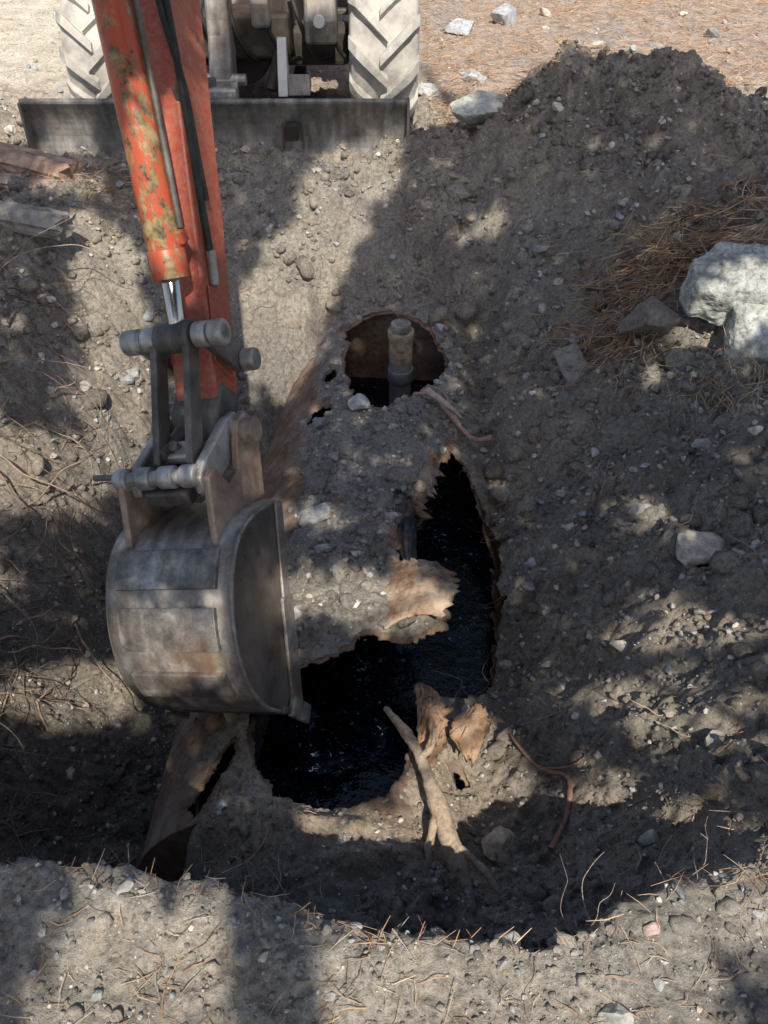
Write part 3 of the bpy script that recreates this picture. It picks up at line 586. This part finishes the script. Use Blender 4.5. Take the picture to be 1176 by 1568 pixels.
for i,(a,b_) in enumerate(((-.145,-.09),(-.08,-.035),(.085,.13),(.135,.18))): cyl('linkage_boss',(a,K[1],K[2]),(b_,K[1],K[2]),.037,STEEL,arm,28,.006)
Mp=SP(.2,-.06)
def link(name,p,q,x0,x1,w0,w1,mat):
    p=np.array(p);q=np.array(q);t=(q-p)/np.linalg.norm(q-p);ang=math.atan2(t[1],t[0]);pr=[]
    for k in range(9): a=ang+math.pi/2+math.pi*k/8; pr.append((p[0]+w0*math.cos(a),p[1]+w0*math.sin(a)))
    for k in range(9): a=ang-math.pi/2+math.pi*k/8; pr.append((q[0]+w1*math.cos(a),q[1]+w1*math.sin(a)))
    return prism(name,pr,x0,x1,mat,arm,.004)
Kp=(K[1],K[2]); Jp=(0,0)
for x0 in (-.105,.105): link('rocker_link',Kp,Mp,x0,x0+.024,.034,.036,STEEL if x0<0 else DSTEEL)
cyl('rocker_pin',(-.14,*Mp),(.17,*Mp),.02,STEEL,arm); cyl('rocker_pin_head',(.13,*Mp),(.175,*Mp),.034,STEEL,arm,28,.006)
for x0 in (-.05,.055): link('push_link',Kp,(-.19,.03),x0,x0+.022,.028,.034,DSTEEL)
cyl('bucket_pin',(-.17,*Jp),(.17,*Jp),.024,STEEL,arm)
for a,b_ in ((.1,.15),(-.15,-.11)): cyl('pin_boss',(a,*Jp),(b_,*Jp),.042,STEEL,arm,28,.006)
for x0 in (-.12,.085):
    prism('coupler_plate',[(.04,-.02),(.03,.04),(-.03,.055),(-.12,.05),(-.22,.045),(-.27,.02),(-.28,-.03),(-.2,-.05),(-.05,-.06)],x0,x0+.03,STEEL,arm,.008)
prism('coupler_body',[(-.04,-.01),(-.1,.02),(-.2,.0),(-.24,-.04),(-.06,-.06)],-.085,.085,DSTEEL,arm,.008)
cyl('coupler_cross_tube',(-.17,-.255,.02),(.1,-.255,.02),.022,STEEL,arm); 
for a,b_ in ((-.16,-.12),(-.09,-.045),(-.02,.03),(.05,.1)): cyl('coupler_collar',(a,-.255,.02),(b_,-.255,.02),.033,STEEL,arm,28,.005)
cyl('locking_bar',(-.24,-.25,.03),(-.12,-.255,.03),.009,DSTEEL,arm); boxp('coupler_block',(0,-.16,.035),(.1,.08,.03),STEEL,arm); cyl('coupler_bolt',(.0,-.15,.03),(.0,-.17,.07),.018,DSTEEL,arm,6)
boxp('coupler_wedge',(-.01,-.26,-.04),(.14,.05,.05),DSTEEL,arm,.008); cyl('coupler_cylinder',(-.03,-.06,.04),(-.03,-.2,.05),.02,DSTEEL,arm)
# bucket
prof=catmull([(-.10,-.21),(-.23,-.15),(-.35,-.135),(-.46,-.19),(-.55,-.30),(-.595,-.43),(-.585,-.56),(-.53,-.67),(-.465,-.755)],6)
W=.195
n=len(prof); V=[];F=[]
for (a,b_) in prof: V+= [(-W,a,b_),(-W*.33,a,b_),(W*.33,a,b_),(W,a,b_)]
for i in range(n-1):
    for k in range(3): F.append((i*4+k,i*4+k+1,i*4+k+5,i*4+k+4))
sh=mesh_np('bucket_shell',V,F,BSTEEL,parent=arm); so=sh.modifiers.new('s','SOLIDIFY'); so.thickness=.012; so.offset=0
for x0 in (-W-.010,W-.002):
    prism('bucket_side',[tuple(p) for p in prof]+[(-.27,-.465)],x0,x0+.012,SIDE,arm,.003)
def bar2(name,p,q,w,x0,x1,mat):
    p=np.array(p);q=np.array(q);t=(q-p)/np.linalg.norm(q-p);nn_=np.array([-t[1],t[0]])*w
    return prism(name,[tuple(p-nn_),tuple(q-nn_),tuple(q+nn_),tuple(p+nn_)],x0,x1,mat,arm,.004)
for x0 in (-W-.02,W+.010):
    bar2('bucket_edge_bar',(-.10,-.21),(-.27,-.455),.024,x0,x0+.010,BSTEEL); bar2('bucket_edge_bar',(-.265,-.45),(-.46,-.75),.036,x0,x0+.012,BSTEEL)
rimv=[(W+.004,float(p[0]),float(p[1])) for p in prof[::2]]; hose('bucket_rim_weld',rimv,.007,BSTEEL,arm)
bar2('bucket_cutting_edge',(-.53,-.665),(-.44,-.80),.011,-W-.02,W+.022,DSTEEL)
for x0 in (-W-.03,W+.012): bar2('side_cutter_tip',(-.49,-.70),(-.435,-.815),.03,x0,x0+.02,BSTEEL)
for (i0,i1,wx) in ((14,19,.16),(21,26,.155),(29,33,.15)):
    pts=[prof[i] for i in range(i0,i1+1)]; cen=np.array([-.3,-.45]); out=[p+(p-cen)/np.linalg.norm(p-cen)*.022 for p in pts]
    prism('bucket_wear_strip',[tuple(p) for p in pts]+[tuple(p) for p in out[::-1]],-wx,wx,WSTEEL,arm,.003)
for x0,m_ in ((-.15,RSTEEL),(.125,RSTEEL)):
    prism('bucket_ear',[(-.05,-.22),(.035,-.09),(.055,.0),(.02,.045),(-.03,.045),(-.08,.0),(-.13,-.06),(-.2,-.06),(-.235,.03),(-.28,.03),(-.31,-.02),(-.38,-.14),(-.23,-.155)],x0,x0+.022,m_,arm,.005)
cyl('bucket_ear_boss',(.125,-.02,.0),(.19,-.02,.0),.038,RSTEEL,arm,28,.006)
hose('hydraulic_hose',[SX_(.085,1.8,.14),SX_(.09,1.4,.14),SX_(.1,1.05,.10),SX_(.098,.8,.06),SX_(.095,.62,.03),SX_(.09,.5,.0)],.011,HOSE,arm)
hose('hydraulic_hose',[SX_(.06,1.5,.16),SX_(.085,1.15,.13),SX_(.105,.95,.08),SX_(.1,.75,.03),SX_(.095,.66,.0)],.009,HOSE,arm)
cyl('hose_fitting',SX_(.09,.52,.0),SX_(.088,.42,-.01),.015,STEEL,arm); boxp('hose_clamp',SX_(.078,.95,.05),(.03,.05,.04),DSTEEL,arm)
# boom
boomP=[(-.80,3.35,2.05),(-.86,4.3,2.55),(-.9,5.3,2.2),(-.9,5.95,1.2)]
bmm=bmesh.new(); prev=None
BPc=catmull(boomP,6)
for i,p in enumerate(BPc):
    t=BPc[min(i+1,len(BPc)-1)]-BPc[max(i-1,0)]; t/=np.linalg.norm(t); up=np.cross(np.array([1,0,0]),t); hgt=.09+.07*math.sin(math.pi*i/(len(BPc)-1))
    vs=[bmm.verts.new(tuple(p+np.array([a*.085,0,0])+up*b_*hgt)) for a,b_ in ((-1,-1),(1,-1),(1,1),(-1,1))]
    if prev: 
        for k in range(4): bmm.faces.new((prev[k],prev[(k+1)%4],vs[(k+1)%4],vs[k]))
    else: bmm.faces.new(vs)
    prev=vs
bmm.faces.new(prev[::-1]); bmesh.ops.recalc_face_normals(bmm,faces=bmm.faces); me=bpy.data.meshes.new('boom'); bmm.to_mesh(me); bmm.free(); finish(me,'boom',PAINT,exc,.008)
cyl('boom_cylinder',(-.9,5.3,1.0),(-.88,4.4,2.0),.055,PAINT,exc); cyl('boom_cylinder_rod',(-.88,4.4,2.0),(-.87,4.15,2.35),.03,CHROME,exc)
cyl('stick_cylinder',(-.88,4.9,2.6),(-.84,3.9,2.72),.05,PAINT,exc); cyl('stick_cylinder_rod',(-.84,3.9,2.72),(-.8,3.45,2.35),.028,CHROME,exc)
# blade
BX0,BX1=-1.93,.13; BZ=-.085
arcf=[(4.74+.07*(1-(2*a-1)**2),BZ+.37*a) for a in [k/12 for k in range(13)]]
prism('dozer_blade',arcf+[(y+.022,z) for y,z in arcf[::-1]],BX0,BX1,BLADE,exc,.002)
cyl('blade_top_tube',(BX0,4.76,BZ+.375),(BX1,4.76,BZ+.375),.016,BLADE,exc); boxp('blade_cutting_edge',((BX0+BX1)/2,4.735,BZ+.02),(BX1-BX0+.01,.02,.09),DSTEEL,exc)
for x_ in (BX0,BX1): boxp('blade_end_plate',(x_,4.79,BZ+.185),(.014,.12,.38),BLADE,exc,.003)
for x_ in (-1.25,-.5):
    boxp('blade_arm',(x_,5.15,.18),(.07,.8,.09),BLACK,exc,.008,(.12,0,0)); prism('blade_arm_lug',[(4.8,.0),(4.8,.28),(4.98,.24),(4.98,.08)],x_-.06,x_-.045,DSTEEL,exc); prism('blade_arm_lug',[(4.8,.0),(4.8,.28),(4.98,.24),(4.98,.08)],x_+.045,x_+.06,DSTEEL,exc)
GREYP=steel('grey_bracket_steel',[(.14,.13,.12),(.26,.24,.22),(.4,.37,.34)],.5,.3,.4)
prism('blade_lift_bracket',[(4.85,.24),(4.88,.42),(4.95,.56),(5.0,.85),(5.18,.85),(5.1,.45),(5.02,.22)],-.93,-.81,GREYP,exc,.015)
cyl('blade_lift_pin',(-.98,4.9,.36),(-.74,4.9,.36),.03,STEEL,exc); cyl('blade_cylinder',(-.86,5.0,.5),(-.86,5.5,.62),.05,STEEL,exc)
boxp('tow_hook_block',(-.86,4.86,.29),(.15,.1,.1),STEEL,exc,.015); cyl('tow_pin',(-.92,4.86,.30),(-.92,4.86,.38),.025,DSTEEL,exc); cyl('tow_pin',(-.80,4.86,.30),(-.80,4.86,.36),.022,STEEL,exc)
PALE=simple_mat('pale_plate',[(.62,.62,.6),(.75,.75,.73)],5,.4)
prism('white_bracket',[(4.88,.28),(4.90,.36),(4.99,.54),(5.02,.54),(5.03,.32)],-.57,-.52,PALE,exc,.004); prism('white_bracket_web',[(4.9,.28),(4.93,.38),(5.0,.36),(5.03,.3)],-.52,-.40,GREYP,exc,.004)
cyl('side_strut',(-.62,5.0,.28),(-.5,5.25,.72),.03,BLACK,exc); cyl('side_strut',(-1.25,5.0,.32),(-1.35,5.3,.72),.03,BLACK,exc)
prism('frame_bracket',[(5.0,.5),(4.98,.62),(5.05,.78),(5.2,.8),(5.18,.52)],-.42,-.25,GREYP,exc,.02); prism('frame_bracket',[(5.0,.58),(4.98,.7),(5.1,.86),(5.2,.6)],-.7,-.6,GREYP,exc,.02)
cyl('frame_bolt',(-.34,4.96,.62),(-.34,5.03,.62),.03,PALE,exc)
cyl('swing_cylinder_end',(-.98,4.4,.92),(-.93,4.7,.75),.045,DSTEEL,exc); cyl('swing_cylinder_gland',(-.95,4.6,.8),(-.93,4.68,.76),.055,STEEL,exc)
for i in range(7):
    x0=-1.35+.17*i; hose('chassis_hose',[(x0,5.12,.75),(x0+.05,5.05,.55+.03*(i%3)),(x0+.12,5.1,.42),(x0+.2,5.25,.38)],.012,HOSE,exc)
boxp('chassis_frame',(-.87,6.35,.52),(.72,2.5,.22),BLACK,exc,.02); boxp('front_axle',(-.8,5.42,.42),(1.2,.2,.2),BLACK,exc,.03); boxp('rear_axle',(-.87,7.4,.42),(1.3,.2,.2),BLACK,exc,.03)
cyl('axle_housing',(-.8,5.2,.42),(-.8,5.5,.42),.17,BLACK,exc,32,.02)
cyl('turntable',(-.87,6.3,.63),(-.87,6.3,.78),.5,BLACK,exc,48); boxp('upper_deck',(-.87,6.55,.88),(1.6,1.9,.18),PAINT,exc,.03)
boxp('engine_cover',(-.87,7.15,1.2),(1.6,.8,.5),PAINT,exc,.08); boxp('boom_foot',(-.9,5.85,1.05),(.3,.4,.4),PAINT,exc,.03)
boxp('step_plate',(-.2,5.95,.5),(.3,.3,.03),DSTEEL,exc,.005)
for (x_,y_) in ((-1.6,6.0),(-1.0,6.0),(-1.6,6.95),(-1.0,6.95)): boxp('cab_post',(x_-.02,y_,1.65),(.06,.06,1.4),BLACK,exc,.01)
boxp('cab_roof',(-1.32,6.48,2.38),(.76,1.1,.07),PAINT,exc,.03); boxp('cab_glass_rear',(-1.32,6.95,1.9),(.5,.01,.8),GLASS,exc,.001); boxp('seat',(-1.32,6.6,1.2),(.45,.5,.5),BLACK,exc,.05); boxp('seat_back',(-1.32,6.84,1.5),(.42,.1,.5),BLACK,exc,.04)
def wheel(cx_,cy_,cz_,R=.46,w=.38):
    pr=[(-w/2*.55,R*.5),(-w/2*.95,R*.62),(-w/2,R*.8),(-w/2*.9,R*.93),(-w/2*.5,R*.965),(0,R*.975),(w/2*.5,R*.965),(w/2*.9,R*.93),(w/2,R*.8),(w/2*.95,R*.62),(w/2*.55,R*.5)]
    seg=64; V=[];F=[]
    for k in range(seg):
        a=2*math.pi*k/seg
        for (x_,r_) in pr: V.append((cx_+x_,cy_+r_*math.cos(a),cz_+r_*math.sin(a)))
    m_=len(pr)
    for k in range(seg):
        for j in range(m_-1): F.append((k*m_+j,k*m_+j+1,((k+1)%seg)*m_+j+1,((k+1)%seg)*m_+j))
    mesh_np('tyre',V,F,RUBBER,parent=exc)
    V=[];F=[]; nl=13
    for side in (-1,1):
        for k in range(nl):
            a0=2*math.pi*(k+(.5 if side>0 else 0))/nl; b0_=len(V)
            for t in range(6):
                f=t/5; x_=side*(-.02+f*(w/2+.02)); a=a0-f*.42; rr0=R*(.96 if f<.75 else .96-.14*(f-.75)/.25*1.0); rt=R*1.065 if f<.8 else R*(1.065-.09*(f-.8)/.2)
                hwid=.030+.012*f
                for (da,rad) in ((-hwid/R,rr0-.01),(-hwid/R*.7,rt),(hwid/R*.7,rt),(hwid/R,rr0-.01)):
                    V.append((cx_+x_,cy_+rad*math.cos(a+da),cz_+rad*math.sin(a+da)))
            for t in range(5):
                for q in range(3): F.append((b0_+t*4+q,b0_+t*4+q+1,b0_+(t+1)*4+q+1,b0_+(t+1)*4+q))
            F.append((b0_,b0_+1,b0_+2,b0_+3)); F.append((b0_+20,b0_+23,b0_+22,b0_+21))
    mesh_np('tyre_lugs',V,F,RUBBER,parent=exc,smooth=False)
    cyl('wheel_rim',(cx_-w*.3,cy_,cz_),(cx_+w*.3,cy_,cz_),R*.52,BLACK,exc,40,.01); cyl('wheel_hub',(cx_-w*.4,cy_,cz_),(cx_+w*.4,cy_,cz_),R*.2,DSTEEL,exc,24,.01)
wheel(0.0,5.42,.44); wheel(0.0,7.42,.44); wheel(-1.62,5.5,.37,.385,.34); wheel(-1.62,7.42,.37,.385,.34)
# ------------------------------------------------------------------ sun, sky
SX,CT=.15,.84; Svec=Vector((SX,-CT,1)).normalized(); elev=math.asin(Svec.z); 
sl=bpy.data.lights.new('sun','SUN'); sl.energy=5; sl.angle=math.radians(.45); sl.color=(1,.92,.79); so_=bpy.data.objects.new('sun',sl); scene.collection.objects.link(so_); so_.rotation_euler=Svec.to_track_quat('Z','Y').to_euler(); so_.location=Svec*30
w=bpy.data.worlds.new('World'); scene.world=w; w.use_nodes=True; nt=w.node_tree; sky=nt.nodes.new('ShaderNodeTexSky'); sky.sky_type='NISHITA'; sky.sun_disc=False; sky.sun_elevation=elev; sky.sun_rotation=math.atan2(Svec.x,Svec.y); sky.dust_density=2.5; sky.ozone_density=.8
bg=nt.nodes['Background']; bg.inputs['Strength'].default_value=.15; nt.links.new(sky.outputs[0],bg.inputs['Color'])
# ------------------------------------------------------------------ trees (behind the viewer; their crowns dapple the light)
BARK=simple_mat('bark',[(.06,.045,.035),(.14,.1,.075)],12,.95,0,.9,.02,18); FOL=simple_mat('pine_foliage',[(.05,.075,.025),(.11,.13,.05)],3,.7,0,.1)
TR=[(1.75,-1.7,10),(-1.75,-1.5,10),(4.0,-1.4,8.5),(.6,-3.9,9),(-3.1,-3.4,8.5),(3.3,-3.9,8.5),(-4.2,-.8,8)]
def crownR(z,H): 
    t=np.clip((z-2.4)/(H-2.4),0,1); return np.where(z<2.4,0,3.0*(1-t)**.5*sstep(0,.05,t))
GAP_P=[np.array(p) for p in ([(-.36,4.75),(.03,4.9),(.02,4.5),(-.2,3.9),(-.27,3.3),(-.36,2.9),(-.6,3.2),(-.7,3.7),(-.47,4.05)],
 [(-1.5,4.1),(-1.25,3.9),(-1.08,2.8),(-.95,2.15),(-1.2,2.3),(-1.38,3.25)])]
GAP_E=[(-1.41,2.25,.2,.2),(-1.09,1.04,.17,.13),(-1.5,1.6,.1,.12),(-.6,1.3,.17,.12),(-.36,1.4,.06,.2),(-.41,1.98,.1,.08),(-.7,3.0,.08,.3),(.15,1.5,.15,.1),(-.1,1.56,.1,.06),
 (-.05,.64,.34,.09),(.33,.82,.15,.22),(.45,.7,.12,.05),(.14,.52,.2,.06),(-.48,.6,.07,.16),(-.3,.5,.05,.1),(.5,.64,.22,.045),(.72,.72,.12,.07),(-.3,.35,.3,.06),(1.36,3.02,.15,.14),(1.0,1.88,.07,.07),(.85,1.1,.1,.06),(-1.75,4.85,.1,.08),(-1.6,4.3,.1,.08),(1.15,2.1,.06,.05),(-.2,1.95,.05,.04),(-.15,.45,.12,.05),(.4,.42,.2,.05),(1.05,2.75,.05,.04),(.95,1.4,.05,.04),(.6,4.1,.05,.04)]
def lit(qx,qy):
    r=np.zeros(qx.shape,bool); wx=.05*perlin(qx*6,qy*6,61); wy=.05*perlin(qx*6,qy*6,62); x=qx+wx; y=qy+wy
    for p in GAP_P: r|=poly_sd(x,y,p)<.06
    for (a,b_,ra,rb) in GAP_E: r|=((x-a)/(ra+.075))**2+((y-b_)/(rb+.075))**2<1
    r|=(y>5.25)&(x>.4); r|=(y>5.1)&(x<=.6)&(x>-.35); r|=(y>5.0)&(x<-1.4); r|=y>5.55
    return r
NCL=34000; qx=rng.uniform(-3.2,3.4,NCL); qy=rng.uniform(-.8,5.7,NCL)
k=~lit(qx,qy); qx=qx[k]; qy=qy[k]
zz=rng.uniform(2.5,5.2,len(qx)); owner=np.full(len(qx),-1)
for att in range(30):
    lx=qx+SX*zz; ly=qy-CT*zz
    for i,(a,b_,Ht) in enumerate(TR):
        ok=(owner<0)&(np.hypot(lx-a,ly-b_)<crownR(zz,Ht)); owner[ok]=i
    re=owner<0
    if att<29: zz[re]=rng.uniform(2.5,min(5.5+.2*att,8.8),re.sum())
lx=qx+SX*zz; ly=qy-CT*zz; C3=np.stack([lx,ly,zz],-1)
def foliage(name,P,parent,nb=6,L=.075,Wd=.026):
    n=len(P); D=rng.normal(size=(n,nb,3)); D/=np.linalg.norm(D,axis=2)[...,None]; S_=np.cross(D,rng.normal(size=(n,nb,3))); S_/=np.linalg.norm(S_,axis=2)[...,None]
    a=P[:,None,:]+0*D; l=L*(.6+.6*rng.random((n,nb,1)))
    V=np.stack([a-S_*Wd*.5,a+S_*Wd*.5,a+D*l+S_*Wd*.45,a+D*l-S_*Wd*.45],2).reshape(-1,3); F=np.arange(len(V)).reshape(-1,4)
    return mesh_np(name,V,F,FOL,parent=parent,smooth=False)
for i,(a,b_,Ht) in enumerate(TR):
    t=bpy.data.objects.new('pine_tree',None); scene.collection.objects.link(t)
    P=[(a,b_,-.2),(a+.03,b_-.02,Ht*.35),(a-.02,b_+.03,Ht*.7),(a,b_,Ht)]; P=catmull(P,6); V,F=tube_geo(P,np.linspace(.17,.02,len(P)),12); mesh_np('trunk',V,F,BARK,parent=t)
    pts=C3[owner==i]
    if len(pts)==0: continue
    bt=Batch()
    for q in pts[rng.permutation(len(pts))[:22]]:
        z0=max(q[2]-.35,2.2); root(bt,[(a,b_,z0),((a+q[0])/2,(b_+q[1])/2,(z0+q[2])/2+.1),tuple(q)],.018,.005,(.1,.08,.06),.004,5,5)
    o=bt.build('limbs',BARK); o.parent=t; foliage('needle_foliage',pts,t)
dt=np.random.default_rng(3)
spots=[(-1.6,10.5,11),(1.3,11.2,12),(3.9,9.8,11)]  # pines added ahead, out of view, to block sky reflected in the oil
for i in range(13):
    an=dt.uniform(-1.1,1.1); rd=dt.uniform(17,30); spots.append((rd*math.sin(an),4+rd*math.cos(an),dt.uniform(10,15)))
for (a,b_,Ht) in spots:
    t=bpy.data.objects.new('pine_tree',None); scene.collection.objects.link(t); P=catmull([(a,b_,-.2),(a+.1,b_,Ht*.5),(a,b_,Ht)],5); V,F=tube_geo(P,np.linspace(.22,.03,len(P)),8); mesh_np('trunk',V,F,BARK,parent=t)
    n=900; z=dt.uniform(3.5,Ht,n); rad=2.2*(1-(z-3.5)/(Ht-3.3))**.8*np.sqrt(dt.random(n)); th_=dt.random(n)*6.28; foliage('needle_foliage',np.stack([a+rad*np.cos(th_),b_+rad*np.sin(th_),z],-1),t,6,.4,.08)
# ------------------------------------------------------------------ camera
cam=bpy.data.cameras.new('camera'); co=bpy.data.objects.new('camera',cam); scene.collection.objects.link(co); scene.camera=co
co.location=(0,0,1.65); co.rotation_euler=(math.radians(48),0,0); cam.sensor_fit='VERTICAL'; cam.sensor_height=36; cam.lens=29.5; cam.clip_end=2000; cam.clip_start=.02
scene.view_settings.view_transform='Standard'; scene.view_settings.look='None'; scene.view_settings.exposure=0
